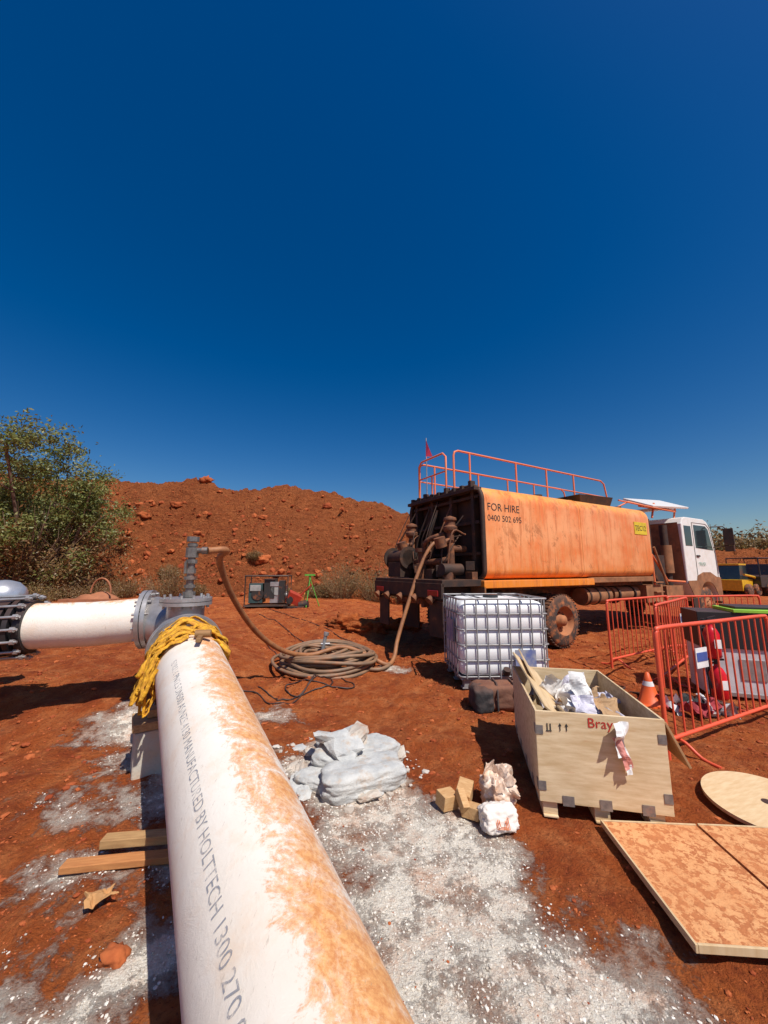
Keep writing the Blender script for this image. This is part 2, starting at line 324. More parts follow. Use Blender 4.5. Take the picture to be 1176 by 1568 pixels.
MST=M('galvanised_steel',(.50,.50,.50),.4,.6,(.34,.33,.32),8,.25,bump=.1)
MDK=M('dark_steel',(.05,.048,.045),.5,.4,dust=.35)
MBL=M('black_plastic',(.02,.02,.022),.5,dust=.2)
MTX,nt,b,v=base('faded_grey_ink')
b.inputs['Base Color'].default_value=(.26,.27,.30,1); b.inputs['Roughness'].default_value=.7
tp=nd(nt,'ShaderNodeBsdfTransparent'); ms=nd(nt,'ShaderNodeMixShader'); nt.links.new(ramp(nt,noi(nt,v,14,7,.8),[(.42,.1),(.6,.9)]),ms.inputs[0]); nt.links.new(b.outputs[0],ms.inputs[1]); nt.links.new(tp.outputs[0],ms.inputs[2]); nt.links.new(ms.outputs[0],nt.nodes['Material Output'].inputs[0])
E=empty('large_water_pipe',(0,0,0)); B=MB()
path=[Q+Vector((-.55,.816,0)).normalized()*t for t in (-2.2,-1.6,-1.1)]+[Q+Vector((-.55*-.6,.816*-.6,-.02))]+[Q+d*t for t in (0,.6,1.2,1.8,2.4,3.0,3.3,3.62)]
B.tube(spline(path,4),.25,64); B.build('pipe_barrel',[MP],E)
B=MB()
J0=Q+d*3.62; J1=Vector((-2.12,3.98,1.0)); J2=Vector((-2.5,4.09,1.08)); P2=Vector((-3.50,3.80,1.045)); dl=(P2-J2).normalized()
B.tube(spline([J0,Q+d*3.95,J1,J2],6),.235,40,0)
def flange(B,c,ax,r,t,nb=12,mi=0,mb=0):
    c=Vector(c);ax=Vector(ax).normalized(); B.cyl(c-ax*t,c+ax*t,r,n=48,mi=mi); a=ax.orthogonal().normalized();b_=ax.cross(a)
    for i in range(nb):
        q=c+(a*math.cos(i/nb*6.283)+b_*math.sin(i/nb*6.283))*(r-.035); B.cyl(q-ax*(t+.03),q+ax*(t+.03),.014,n=6,mi=mb,sm=False)
flange(B,J0+d*.02,d,.31,.02); flange(B,J0+d*.07,d,.31,.02)
flange(B,J2,dl,.30,.02); flange(B,J2+dl*.05,dl,.30,.02)
TC=Vector((-1.97,3.78,1.0)); zt=1.29
B.cyl(TC,(TC.x,TC.y,zt-.02),.17,n=32); flange(B,(TC.x,TC.y,zt-.02),(0,0,1),.235,.016); flange(B,(TC.x,TC.y,zt+.018),(0,0,1),.235,.016)
B.build('steel_elbow',[MST],E,.004)
B=MB(); x,y=TC.x+.02,TC.y
B.cyl((x,y,zt),(x,y,1.87),.035,n=20); 
for z_,r_,h_ in [(1.33,.06,.05),(1.42,.052,.03),(1.5,.06,.03),(1.56,.05,.05),(1.66,.055,.04),(1.72,.062,.10),(1.83,.05,.03),(1.88,.06,.05)]: B.cyl((x,y,z_),(x,y,z_+h_),r_,n=10,sm=False)
B.cyl((x,y,1.79),(x+.12,y+.01,1.79),.028); B.cyl((x+.1,y,1.79),(x+.15,y+.01,1.79),.038,n=8)
B.box((x-.03,y-.05,1.62),(.02,.02,.12),0)
B.build('standpipe_valve',[M('worn_steel',(.28,.27,.25),.45,.6,(.15,.14,.13),12,.3)],E,.002)
B=MB(); B.tube([J2+dl*.05,J2.lerp(P2,.5)+Vector((0,0,-.015)),P2],.22,48); B.build('side_pipe',[MP],E)
B=MB(); c0=P2+dl*.0
for k,(o_,r_,w_) in enumerate([(0,.25,.03),(.07,.285,.02),(.2,.27,.07),(.33,.285,.02),(.42,.26,.04)]): B.cyl(c0+dl*(o_-w_),c0+dl*(o_+w_),r_,n=48,mi=0)
a=dl.orthogonal().normalized();b_=dl.cross(a)
for i in range(16):
    q=c0+(a*math.cos(i/16*6.283)+b_*math.sin(i/16*6.283))*.295
    B.cyl(q-dl*.04,q+dl*.46,.013,n=8,mi=1); B.cyl(q-dl*.02,q+dl*.01,.026,n=6,mi=1,sm=False); B.cyl(q+dl*.32,q+dl*.35,.026,n=6,mi=1,sm=False)
B.cyl(c0+dl*.45,c0+dl*2.5,.22,n=40,mi=2)
B.build('black_coupling',[MBL,MST,MP],E,.003)
B=MB(); B.lathe((-4.13,4.1,1.29),(0,0,1),[(-.12,.15),(-.02,.15),(0,.20),(.05,.20),(.11,.18),(.17,.12),(.195,.04),(.198,.001)],36)
B.build('steel_dome_cap',[M('bright_steel',(.7,.7,.72),.3,.6,dust=.15)],E,.004)
up=(Vector((0,0,1))-d*d.z).normalized(); lf=up.cross(d).normalized()
if lf.x>0: lf=-lf
tv,tf=text_geo('SDR13.6 PN12.5 DN500 AS/NZS 4130 MANUFACTURED BY HOLTTECH 1300 270 020 2020',.060)
Lt=max(p.x for p in tv); vs=[]
for p in tv:
    t=2.95-p.x*(2.34/Lt); ph=math.radians(48)-(p.y/.25)-math.radians(4)*max(0,t-1)/2; vs.append(Q+d*t+(up*math.cos(ph)+lf*math.sin(ph))*.2525)
B=MB(); B.add(vs,tf); B.build('printed_lettering',[MTX],E)
# yellow sling
MY=M('yellow_webbing',(.84,.44,.02),.8,col2=(.48,.22,.012),ns=30,dust=.35,dscale=14,bump=.8,bs=70)
B=MB(); R=random.Random(4)
for k in range(17):
    t0=3.30+.014*k+R.uniform(-.03,.03); pts=[]; ph=R.random()*6; p2=R.random()*6
    tilt=R.uniform(-.12,.16)
    for i in range(64):
        a=i/64*6.283; rr=.258+.012*(k%4)+.012*math.sin(3*a+ph)+.010*math.sin(9*a+p2)+.008*R.random(); pts.append(Q+d*(t0+.05*math.sin(2*a+ph)+.02*math.sin(7*a+p2)+tilt*math.sin(a))+(up*math.cos(a)+lf*math.sin(a))*rr)
    B.tube(pts,[.016+.007*math.sin(i*.5+ph) for i in range(64)],6,closed=True,flat=.35)
for k in range(15):
    t0=3.20+.02*k
    st=Q+d*t0+up*.27+lf*R.uniform(-.05,.2)
    e1=Q+d*(t0-.05)+up*.05+lf*(.275+.03*R.random()); e2=e1+Vector((.02-.07*R.random(),-.02-.10*R.random(),-.08-.30*R.random())); e3=e2+Vector((.03+.05*R.random(),.06,.08+.15*R.random()))
    sp=spline([st,Q+d*t0+up*.2+lf*.22,e1,e2,e3],7)
    B.tube([q+Vector((R.uniform(-1,1),R.uniform(-1,1),R.uniform(-1,1)))*.007 for q in sp],.015+.007*R.random(),6,flat=.35)
B.build('yellow_lifting_sling',[MY])
B=MB(); p=Q+d*3.12+up*.285
B.box(p+Vector((.02,0,.0)),(.035,.2,.03),0,Matrix.Rotation(.35,3,'Z')); B.cyl(p+Vector((-.05,.07,.02)),p+Vector((.06,.1,.02)),.03,n=12)
B.build('shackle',[M('rusty_steel',(.3,.17,.07),.7,.3,dust=.3)],None,.004)
MCB=M('pale_block',(.50,.48,.42),.9,col2=(.55,.42,.30),dust=.3,bump=.6,bs=25)
RB=Matrix.Rotation(.6,3,'Z')
B=MB(); z=g1(-1.85,3.3); B.box((-1.84,3.28,z+.16),(.36,.30,.36),0,RB); B.build('concrete_support_block',[MCB],None,.015)
MW=M('weathered_timber',(.50,.32,.16),.85,col2=(.36,.2,.09),ns=5,stretch=(2,14,14),dust=.15,bump=.3,bs=30)
B=MB(); B.box((-1.84,3.28,z+.375),(.40,.30,.06),0,RB); B.box((-1.80,3.30,z+.44),(.3,.12,.06),0,RB); B.build('timber_packer',[MW],None,.006)
for i,(x,y,L,w_,h_,zz,a) in enumerate([(-1.43,2.27,.56,.07,.035,.025,.14),(-1.36,2.37,.45,.07,.045,.055,.12)]):
    B=MB(); B.box((0,0,0),(L,w_,h_),0); B.build('timber_plank',[M('plank_wood%d'%i,[(.55,.24,.08),(.48,.30,.13)][i],.8,col2=[(.42,.16,.05),(.33,.19,.08)][i],ns=4,stretch=(2,16,16),bump=.3,dust=.2)],None,.004,(x,y,g1(x,y)+zz),a)
B=MB(); B.blob((-1.13,1.82,g1(-1.13,1.82)+.012),(.05,.038,.03),0,6,.35,3,3,fq=2); B.build('loose_red_rock',[MR])
# ---------------------------------------------------------------- hoses
MH=M('orange_brown_hose',(.36,.15,.055),.6,col2=(.22,.09,.04),ns=12,dust=.3); MHG=M('dusty_brown_hose',(.13,.10,.07),.6,col2=(.27,.16,.09),ns=5,dust=.35,dscale=3)
E=empty('water_hose',(0,0,0)); B=MB()
pts=[(x+.0,y,1.79) for x,y in [(-1.8,3.79)]]+[(-1.68,3.95,1.80),(-1.85,4.2,1.69),(-1.87,4.7,1.25),(-1.76,5.3,.75),(-1.52,5.8,.40),(-1.18,6.2,.25),(-.7,6.4,.33),(-.3,6.45,.20),(.04,6.42,.05),(.17,6.6,.12),(.24,6.8,.38),(.42,7.0,.9),(.68,7.2,1.6),(.9,7.3,2.02),(1.10,7.40,2.2)]
B.tube(spline(pts,8),.036,10); B.build('hose_line',[MH],E)
B=MB(); R=random.Random(2)
for k in range(22):
    r=.36+.021*k+R.uniform(-.05,.05); cx,cy=-.92+R.uniform(-.08,.08),6.5+R.uniform(-.08,.08); z0=.05+.052*(k%5)+.03*R.random(); ph=R.random()*6
    B.tube([(cx+r*1.03*math.cos(a),cy+r*.92*math.sin(a)+.05*math.sin(2*a+ph),g1(cx,cy)+z0+.035*math.sin(2*a+ph)) for a in [i/44*6.283 for i in range(44)]],.027,8,closed=True)
B.tube(spline([(-.4,6.2,.05),(-.1,6.15,.04),(.05,6.3,.05),(.1,6.5,.05)],6),.029,8)
B.build('coiled_hose',[MHG]); 
B=MB(); B.cyl((-1.05,6.6,.22),(-1.0,6.62,.5),.03); B.cyl((-1.08,6.6,.34),(-.93,6.62,.34),.022); B.cyl((-1.0,6.62,.48),(-.99,6.62,.53),.045,n=8); B.build('hose_fitting',[MST])
B=MB()
for q in range(3):
    R=random.Random(30+q); P_=[(-2.6+q*.9,4.9+q*.4),(-1.7+.3*q,5.1),(-1.3,4.75+.3*q),(-1.0+.3*q,5.3),(-1.1,5.9+.4*q),(-2.3+q,7.6),(-3.6,10+q)]
    B.tube([(p.x,p.y,g1(p.x,p.y)+.012) for p in spline([(a,b_,0) for a,b_ in P_],10)],.009,5)
B.build('electric_cable',[MBL])
# ---------------------------------------------------------------- water truck
MO,nt,b,v=base('orange_tank_paint')
st=noi(nt,scl(nt,v,(5,5,.5)),2.5,7,.65); big=noi(nt,v,1.1,6,.65)
sx=nd(nt,'ShaderNodeSeparateXYZ'); nt.links.new(v,sx.inputs[0])
c=mix(nt,ramp(nt,st,[(.35,0),(.65,1)]),(.78,.18,.04),(.74,.28,.09))
c=mix(nt,ramp(nt,big,[(.42,0),(.60,.85)]),c,(.86,.38,.16))
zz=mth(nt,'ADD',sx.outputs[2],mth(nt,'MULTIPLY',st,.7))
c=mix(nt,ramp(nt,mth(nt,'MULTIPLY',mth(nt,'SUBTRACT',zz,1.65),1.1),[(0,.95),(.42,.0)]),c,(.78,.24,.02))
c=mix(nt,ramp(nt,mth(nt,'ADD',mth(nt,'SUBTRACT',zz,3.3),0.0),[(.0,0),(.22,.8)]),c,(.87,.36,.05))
c=mix(nt,ramp(nt,noi(nt,scl(nt,v,(3.2,3.2,.22)),2,10,.8),[(.52,0),(.60,.70)]),c,(.48,.12,.025))
c=mix(nt,ramp(nt,noi(nt,scl(nt,v,(1,1,.7)),1.7,13,.82,.5),[(.55,0),(.61,.65)]),c,(.38,.12,.035))
c=mix(nt,ramp(nt,noi(nt,scl(nt,v,(22,22,.5)),2,6,.8),[(.58,0),(.64,.55)]),c,(.88,.50,.26))
nt.links.new(c,b.inputs['Base Color']); b.inputs['Roughness'].default_value=.45
MOR=M('orange_rail_paint',(.80,.18,.06),.5,col2=(.65,.2,.08),dust=.15)
MRU=M('rusty_brown',(.20,.075,.03),.75,.1,(.07,.03,.02),9,.38,bump=.3)
MRK=M('grimy_black',(.020,.014,.012),.7,0,(.065,.028,.014),5,.18,bump=.3)
MTY=M('dusty_tyre',(.04,.033,.03),.9,col2=(.10,.05,.03),ns=7,dust=.5,dscale=7,bump=.4)
MRI=M('dusty_rim',(.42,.17,.07),.8,col2=(.3,.11,.045),ns=9,dust=.4)
MWH=M('white_cab_paint',(.80,.79,.76),.35,col2=(.74,.70,.64),dust=.12,dscale=3)
MBR=M('dust_covered_panel',(.34,.15,.065),.8,col2=(.20,.085,.035),ns=4,dust=.35,bump=.2)
MGL=M('dark_glass',(.02,.03,.035),.08,col2=(.03,.04,.045),spec=.8)
MTB=M('black_lettering',(.03,.03,.03),.7)
MYE=M('yellow_plate',(.75,.55,.03),.5)
TR=empty('water_tanker_truck',(1.87,6.89,0),math.radians(29.5))
def rr(y0,y1,z0,z1,rt,rb,n=9):
    P=[]
    for (cy,cz,r,a0) in [(y1-rt,z1-rt,rt,0),(y0+rt,z1-rt,rt,90),(y0+rb,z0+rb,rb,180),(y1-rb,z0+rb,rb,270)]:
        P+=[(cy+r*math.cos(math.radians(a0+90*i/n)),cz+r*math.sin(math.radians(a0+90*i/n))) for i in range(n+1)]
    return P
B=MB(); 
secs=[(0,0),(6.0,0),(6.08,-.05),(6.12,-.15)]
vs=[];n_=None
for x,ofs in secs:
    P=rr(-ofs,2.4+ofs,1.42-ofs,3.22+ofs,.30,.18); n_=len(P); vs+=[(x,p[0],p[1]) for p in P]
fs=[(i*n_+k,i*n_+(k+1)%n_,(i+1)*n_+(k+1)%n_,(i+1)*n_+k) for i in range(3) for k in range(n_)]
B.add(vs,fs,0,True); B.add(vs[-n_:],[tuple(range(n_))],0)
P=rr(.03,2.37,1.45,3.19,.28,.16); B.add([(.14,p[0],p[1]) for p in P],[tuple(range(len(P)))],1)
Pi=[(0.,p[0],p[1]) for p in P]+[(.14,p[0],p[1]) for p in P]; B.add(Pi,[(k,(k+1)%n_,n_+(k+1)%n_,n_+k) for k in range(n_)],1,True)
B.tube([(-.02,p[0],p[1]) for p in rr(.0,2.4,1.42,3.22,.3,.18)],.045,8,1,closed=True)
for x in (3.0,):
    B.tube([(x,p[0],p[1]) for p in rr(-.003,2.403,1.417,3.223,.3,.18)],.006,6,0,closed=True)
B.build('tank_body',[MO,MRK],TR)
B=MB(); B.bx(-.1,3.25,-.06,.12,1.26,1.40,0); B.bx(3.25,6.0,.02,.14,1.30,1.42,1); B.bx(-.1,3.2,.12,.55,1.30,1.36,1)
B.bx(-.1,-.06,-.06,.55,.75,1.3,1); B.build('side_fender',[MO,MBR],TR,.01)
B=MB()
B.bx(-.9,10.,.72,.80,.9,1.2);B.bx(-.9,10.,1.6,1.68,.9,1.2)
for x in (-.85,.2,1.5,3,4.5,6,7.5): B.bx(x,x+.1,.80,1.6,.95,1.15)
B.bx(0,6,.3,2.1,1.2,1.40); 
B.cyl((.9,.3,.54),(.9,2.1,.54),.12);B.cyl((2.2,.3,.54),(2.2,2.1,.54),.12);B.cyl((9.25,.3,.54),(9.25,2.1,.54),.08)
B.cyl((-.2,1.2,.75),(7.5,1.2,.9),.06)
B.build('chassis',[MRU],TR,.01)
def wheel(B,x,y,side,dual=True,r=.54):
    w=.27; ys=[y] if not dual else [y,y+side*.31]
    for yy in ys:
        B.lathe((x,yy,r),(0,side,0),[(.0,.30),(.0,.36),(.015,.44),(.03,r-.05),(.06,r-.008),(.10,r),(w-.10,r),(w-.06,r-.008),(w-.03,r-.05),(w-.01,.40),(w,.30)],44,0)
        for k in range(44):
            a=k/44*6.283; B.box((x+math.cos(a)*r,yy+side*w/2,r+math.sin(a)*r),(.02,w*.7,.028),0,Matrix.Rotation(-a,3,'Y'))
    B.lathe((x,y,r),(0,side,0),[(.02,.32),(.0,.315),(.01,.295),(.10 if dual else .03,.27),(.16 if dual else .03,.20),(.16 if dual else .0,.12),(.03 if dual else -.02,.11),(.02 if dual else -.03,.0)],36,1)
    for k in range(8):
        a=k/8*6.283; yo=.14 if dual else 0.; p=Vector((x+math.cos(a)*.16,y+side*yo,r+math.sin(a)*.16)); B.cyl(p,p-Vector((0,side*.03,0)),.014,n=6,mi=2)
B=MB()
for x in (.9,2.2): wheel(B,x,.0,1); wheel(B,x,2.4,-1)
wheel(B,9.25,.08,1,False); wheel(B,9.25,2.32,-1,False)
B.build('wheels',[MTY,MRI,MDK],TR)
B=MB(); zt_=3.22; hz=4.12; r=.022
for yy in (.8,2.05):
    e=.12
    B.tube([(0,yy,zt_)]+[(0,yy,hz-e),(.03,yy,hz-.04),(e,yy,hz),(2.8,yy,hz-.02),(5.35,yy,hz-.04),(5.5,yy,hz-.12),(5.7,yy,zt_)],r,8)
    B.tube([(0.,yy,3.68),(5.6,yy,3.62)],r*.8,8)
    for x in (.45,1.9,3.0,4.1): B.tube([(x,yy,zt_),(x,yy,hz-.01)],r,8)
B.tube([(-.05,1.0,zt_),(-.05,1.0,hz-.1),(-.05,1.1,hz),(-.05,1.9,hz),(-.05,2.0,hz-.1),(-.05,2.0,zt_)],r,8); B.tube([(-.05,1.0,3.7),(-.05,2.0,3.7)],r*.8,8)
B.tube([(-.05,1.5,zt_),(-.05,1.5,3.7)],r*.8,8)
B.tube([(5.6,.5,3.5),(6.6,.2,3.35),(7.9,.15,3.3)],r,8);B.tube([(5.6,.8,3.22),(6.1,.5,3.5),(6.6,.2,3.35)],r,8)
B.build('handrails',[MOR],TR)
B=MB(); B.tube([(.1,1.9,3.2),(.1,1.9,4.75)],.014,6,0); B.add([(.1,1.9,4.7),(.1,1.9,4.2),(-.05,1.72,4.22),(-.02,1.5,4.16),(.0,1.66,4.42)],[(0,1,2,4),(2,3,4)],1); B.build('safety_flag',[MST,M('pink_flag',(.8,.06,.12),.7)],TR)
B=MB(); B.add([(4.0,.6,3.23),(5.3,.6,3.23),(5.3,1.8,3.23),(4.0,1.8,3.23),(3.85,.5,3.50),(5.35,.5,3.55),(5.35,1.9,3.55),(3.85,1.9,3.50)],[(0,1,5,4),(1,2,6,5),(2,3,7,6),(3,0,4,7),(4,5,6,7)],0)
B.bx(.3,3.9,.85,2.0,3.23,3.25,0); B.cyl((2.2,.5,3.2),(2.2,.5,3.3),.12,n=16); B.cyl((5.5,.5,3.2),(5.5,.5,3.3),.1,n=16)
B.build('top_hatch',[MRK],TR,.008)
B=MB()
B.bx(-1.0,-.02,.02,2.42,1.30,1.42,1); B.bx(-1.02,-.96,.02,2.42,1.1,1.36,1); B.bx(-.9,-.1,.3,2.1,1.05,1.3,1)
for yy in (.25,.9,1.55,2.15): B.bx(-.04,.12,yy-.04,yy+.04,1.42,3.15,1)
for zz_ in (1.9,2.5,3.0): B.bx(-.02,.10,.1,2.3,zz_-.03,zz_+.03,1)
for k in range(9): B.bx(-.12,.0,.18+k*.25,.26+k*.25,3.16,3.26+.05*(k%3==0),1)
B.bx(-.16,.03,.05,2.35,3.10,3.17,1)
for yy in (.55,1.9):
    B.cyl((-.35,yy,1.42),(-.35,yy,2.35),.07,n=14,mi=0); B.lathe((-.35,yy,2.3),(0,0,1),[(0,.07),(.05,.13),(.12,.14),(.15,.1),(.22,.1),(.25,.13),(.3,.12),(.34,.02)],18,0)
    B.cyl((-.35,yy,2.0),(-.0,yy,2.0),.07,n=14,mi=0); B.cyl((-.38,yy-.02,2.16),(-.62,yy-.04,2.1),.05,n=12,mi=0); B.cyl((-.6,yy-.04,2.02),(-.66,yy-.04,2.2),.11,n=14,mi=0)
B.tube(spline([(-.35,.55,1.8),(-.5,.8,1.75),(-.5,1.5,1.75),(-.35,1.9,1.8)],6),.065,12,0)
B.cyl((-.55,1.2,1.42),(-.55,1.2,1.95),.1,n=16,mi=0); B.cyl((-.55,1.2,1.95),(-.55,1.2,2.03),.16,n=16,mi=0)
B.tube(spline([(-.55,1.2,1.9),(-.6,1.0,2.15),(-.5,.78,2.25),(-.38,.72,2.28)],6),.05,10,0)
B.cyl((-.75,.35,1.6),(-.3,.35,1.6),.11,n=20,mi=1); B.cyl((-.6,.35,1.42),(-.6,.35,1.6),.1,n=12,mi=0)
B.bx(-.85,-.45,1.6,2.1,1.44,1.75,1); B.cyl((-.65,1.55,1.85),(-.65,2.2,1.85),.17,n=20,mi=1); B.cyl((-.65,1.55,1.85),(-.65,1.58,1.85),.24,n=20,mi=1);B.cyl((-.65,2.2,1.85),(-.65,2.23,1.85),.24,n=20,mi=1)
B.cyl((-.9,.2,1.15),(-.9,2.25,1.15),.045,n=12,mi=0)
for yy in (.3,.8,1.3,1.8,2.2): B.cyl((-.95,yy,1.15),(-1.08,yy,1.05),.05,.08,n=12,mi=0)
for yy in (.15,2.15): B.bx(-.98,-.95,yy-.28 if yy>1 else yy-.1,yy+.1 if yy>1 else yy+.28,.45,1.05,1)
B.bx(.15,.18,.0,.62,.35,1.25,1); B.bx(-.3,-.26,1.75,2.4,.35,1.1,1)
B.bx(-1.04,-1.02,.1,.4,1.14,1.24,2);B.bx(-1.04,-1.02,2.0,2.3,1.14,1.24,2)
B.bx(-.45,-.05,1.0,1.45,1.42,1.8,0)
R=random.Random(77)
for k in range(16):
    y_=R.uniform(.15,2.25); a_=(-.1-R.random()*.1,y_,R.uniform(2.2,3.05)); b1=(-.2-R.random()*.5,y_+R.uniform(-.5,.5),R.uniform(1.45,1.9))
    B.tube(spline([a_,((a_[0]+b1[0])/2-.1,(a_[1]+b1[1])/2+R.uniform(-.15,.15),R.uniform(1.9,2.4)),b1],6),.010+.014*R.random(),6,1 if k%4 else 0)
for k in range(14):
    x_,y_,z_=-R.uniform(.1,.8),R.uniform(.2,2.2),R.uniform(1.45,1.75); s_=R.uniform(.06,.16); B.box((x_,y_,z_),(s_,s_*1.3,s_*1.4),1 if k%3 else 0,Matrix.Rotation(R.random(),3,'Z'))
B.build('rear_pump_gear',[MRU,MRK,M('red_lamp',(.4,.02,.02),.3)],TR,.008)
B=MB(); B.cyl((3.3,.35,.98),(4.3,.35,.98),.2,n=24,mi=0); B.cyl((4.45,.35,1.0),(5.6,.35,1.0),.17,n=24,mi=0)
for x in (3.4,3.75,4.1,4.6,5.3): B.cyl((x,.35,.98),(x+.05,.35,.98),.215,n=24,mi=1)
B.bx(5.75,6.6,.1,.7,.75,1.2,0); B.bx(6.75,7.7,.08,.6,.6,1.15,0)
B.bx(6.3,6.5,.2,2.2,1.2,3.0,1); B.bx(6.55,7.2,.25,.9,1.2,2.0,1); B.cyl((7.55,.35,1.1),(7.55,.35,2.9),.10,n=16,mi=1); B.cyl((7.55,.35,1.5),(7.55,.35,2.3),.16,n=16,mi=0)
B.bx(6.6,7.9,.4,2.0,1.15,1.5,1)
B.tube([(6.2,.1,1.2),(6.2,.1,2.0),(6.9,.1,1.3),(7.9,.1,1.25)],.03,8,2); B.tube([(6.25,.05,2.2),(6.75,.05,1.2)],.03,8,0)
for k in range(4): B.bx(6.1,6.5,.02,.1,.5+.25*k,.53+.25*k,0)
B.build('side_equipment',[MBR,MRK,MOR],TR,.008)
arch=[(9.25+.66*math.cos(math.radians(a)),.58+.66*math.sin(math.radians(a))) for a in range(6,180,12)]
prof=[(8.0,1.2),(8.0,2.95),(8.12,3.12),(8.3,3.17),(9.5,3.17),(9.72,3.1),(9.9,2.92),(10.12,2.15),(10.2,1.3),(10.2,.62),(9.93,.62)]+arch[0:]+[(8.56,.75),(8.3,.8)]
B=MB(); B.extr(prof,.06,2.34,0); B.build('cab_shell',[MWH],TR,.035)
B=MB(); y=.05
def pan(B,pts,y,mi,t=.012):
    n=len(pts); vs=[(a,y,c_) for a,c_ in pts]+[(a,y+t,c_) for a,c_ in pts]; B.add(vs,[tuple(range(n)),tuple(range(n,2*n))[::-1]]+[((i+1)%n,i,n+i,n+(i+1)%n) for i in range(n)],mi)
pan(B,[(8.75,2.25),(8.75,2.95),(9.55,2.95),(9.72,2.85),(9.93,2.2)],.052,0)
pan(B,[(8.12,2.3),(8.12,2.9),(8.55,2.9),(8.55,2.3)],.052,0)
B.add([(10.13,.3,2.2),(10.13,2.1,2.2),(9.93,2.05,2.9),(9.93,.35,2.9)],[(0,1,2,3)],0)
B.tube([(8.65,.055,1.3),(8.65,.055,3.02),(9.6,.055,3.02),(9.8,.055,2.9),(10.03,.055,2.1),(10.05,.055,1.35)],.008,5,1)
B.bx(8.72,8.92,.03,.06,1.98,2.03,1)
pan(B,[(8.0,1.2),(8.0,1.28),(8.56,1.28),(8.62,1.42),(9.0,1.52),(9.5,1.52),(9.9,1.38),(10.2,1.35),(10.2,.62),(9.95,.62)]+arch+[(8.56,.75),(8.3,.8)],.045,2,.01)
B.bx(8.05,8.5,.0,.06,.5,.78,1); B.bx(10.18,10.3,.1,2.3,.55,1.0,1)
B.bx(7.99,8.0,.3,2.1,1.3,2.1,2)
B.add([(7.985,.1,1.25),(7.985,2.3,1.25),(7.985,2.25,3.0),(7.985,.15,3.0)],[(0,1,2,3)],2)
B.tube([(9.95,.06,2.95),(10.1,-.2,2.95),(10.15,-.28,2.85)],.018,6,1); B.tube([(10.0,.06,2.3),(10.15,-.28,2.35)],.015,6,1)
B.box((10.15,-.3,2.62),(.10,.24,.52),1,Matrix.Rotation(.2,3,'Z')); B.box((10.15,-.3,2.25),(.10,.22,.18),1)
B.build('cab_fittings',[MGL,MRK,MBR],TR,.006)
B=MB(); B.box((7.9,.6,3.62),(2.2,.85,.06),0,Matrix.Rotation(-.06,3,'Y')@Matrix.Rotation(.42,3,'X')); B.box((8.3,1.1,3.5),(1.4,1.4,.06),0,Matrix.Rotation(-.10,3,'Y'))
for x in (7.1,8.4): B.tube([(x,.4,3.1),(x+.2,.4,3.55)],.03,6,1); B.tube([(x,1.6,3.0),(x+.2,1.3,3.5)],.03,6,1)
B.bx(6.3,8.4,.3,.36,3.35,3.42,1); B.build('roof_deflector',[MWH,MOR],TR,.01)
def txt(body,size,x,z,y,parent,mat,name,mx=None):
    tv,tf=text_geo(body,size); B=MB(); B.add([(x+p.x,y,z+p.y) for p in tv],tf); return B.build(name,[mat],parent)
txt('FOR HIRE',.21,.10,2.72,-.004,TR,MTB,'for_hire_lettering'); txt('0400 502 695',.17,.10,2.52,-.004,TR,MTB,'phone_lettering')
B=MB(); B.bx(5.25,5.85,-.012,-.003,2.50,2.82); B.build('fleet_plate',[MYE],TR); txt('TEC12',.19,5.27,2.60,-.016,TR,MTB,'fleet_number')
txt('TRUCK',.14,8.8,1.72,.040,TR,M('teal_lettering',(.02,.25,.16),.6),'door_lettering')
# ---------------------------------------------------------------- IBC tote
MHD=M('white_hdpe',(.90,.90,.89),.45,col2=(.84,.84,.84),ns=3,dust=.04); MGV=M('galv_tube',(.34,.34,.35),.5,.3,(.24,.23,.22),10,.12)
T=empty('bulk_liquid_container',(1.02,5.14,g1(1.5,5.6)-.02),math.radians(3))
B=MB(); vs=[];sec=[(.17,-.03),(.20,0),(.35,.0),(.36,-.008),(.37,0),(.55,0),(.56,-.008),(.57,0),(.75,0),(.76,-.008),(.77,0),(.95,0),(.96,-.008),(.97,0),(1.06,0),(1.11,-.04),(1.145,-.14)]
for z,o_ in sec:
    P=rr(.006-o_,1.194+o_,.006-o_,.994+o_,.09,.09,6); vs+=[(p[0],p[1],z) for p in P]; nn=len(P)
B.add(vs,[(i*nn+k,i*nn+(k+1)%nn,(i+1)*nn+(k+1)%nn,(i+1)*nn+k) for i in range(len(sec)-1) for k in range(nn)],0,True); B.add(vs[-nn:],[tuple(range(nn))],0)
B.cyl((.6,.5,1.1),(.6,.5,1.19),.11,n=24,mi=1); B.cyl((.6,-.02,.2),(.6,-.05,.26),.05,n=12,mi=1)
B.build('inner_bottle',[MHD,MBL],T)
B=MB(); r=.0105
for z in (.16,.36,.56,.76,.96,1.16):
    P=rr(-.012,1.212,-.012,1.012,.05,.05,4); B.tube([(p[0],p[1],z) for p in P],r if z<1.1 else .014,8,closed=True)
for k in range(8):
    x=.07+k*.151
    for yy in(-.022,1.022): B.tube([(x,yy,.14),(x,yy,1.16)],r,8)
for k in range(6):
    yy=.1+k*.16
    for xx in(-.022,1.222): B.tube([(xx,yy,.14),(xx,yy,1.16)],r,8)
for x in (.3,.9): B.tube([(x,0,1.17),(x,1.0,1.17)],.012,8)
B.bx(.0,1.2,.0,1.0,.12,.145)
for x in (.04,.55,1.06):
    for yy in (.03,.45,.87): B.bx(x,x+.1,yy,yy+.1,.02,.12)
for yy in (.03,.45,.87): B.bx(.02,1.18,yy,yy+.1,0,.02)
B.build('steel_cage',[MGV],T,.003)
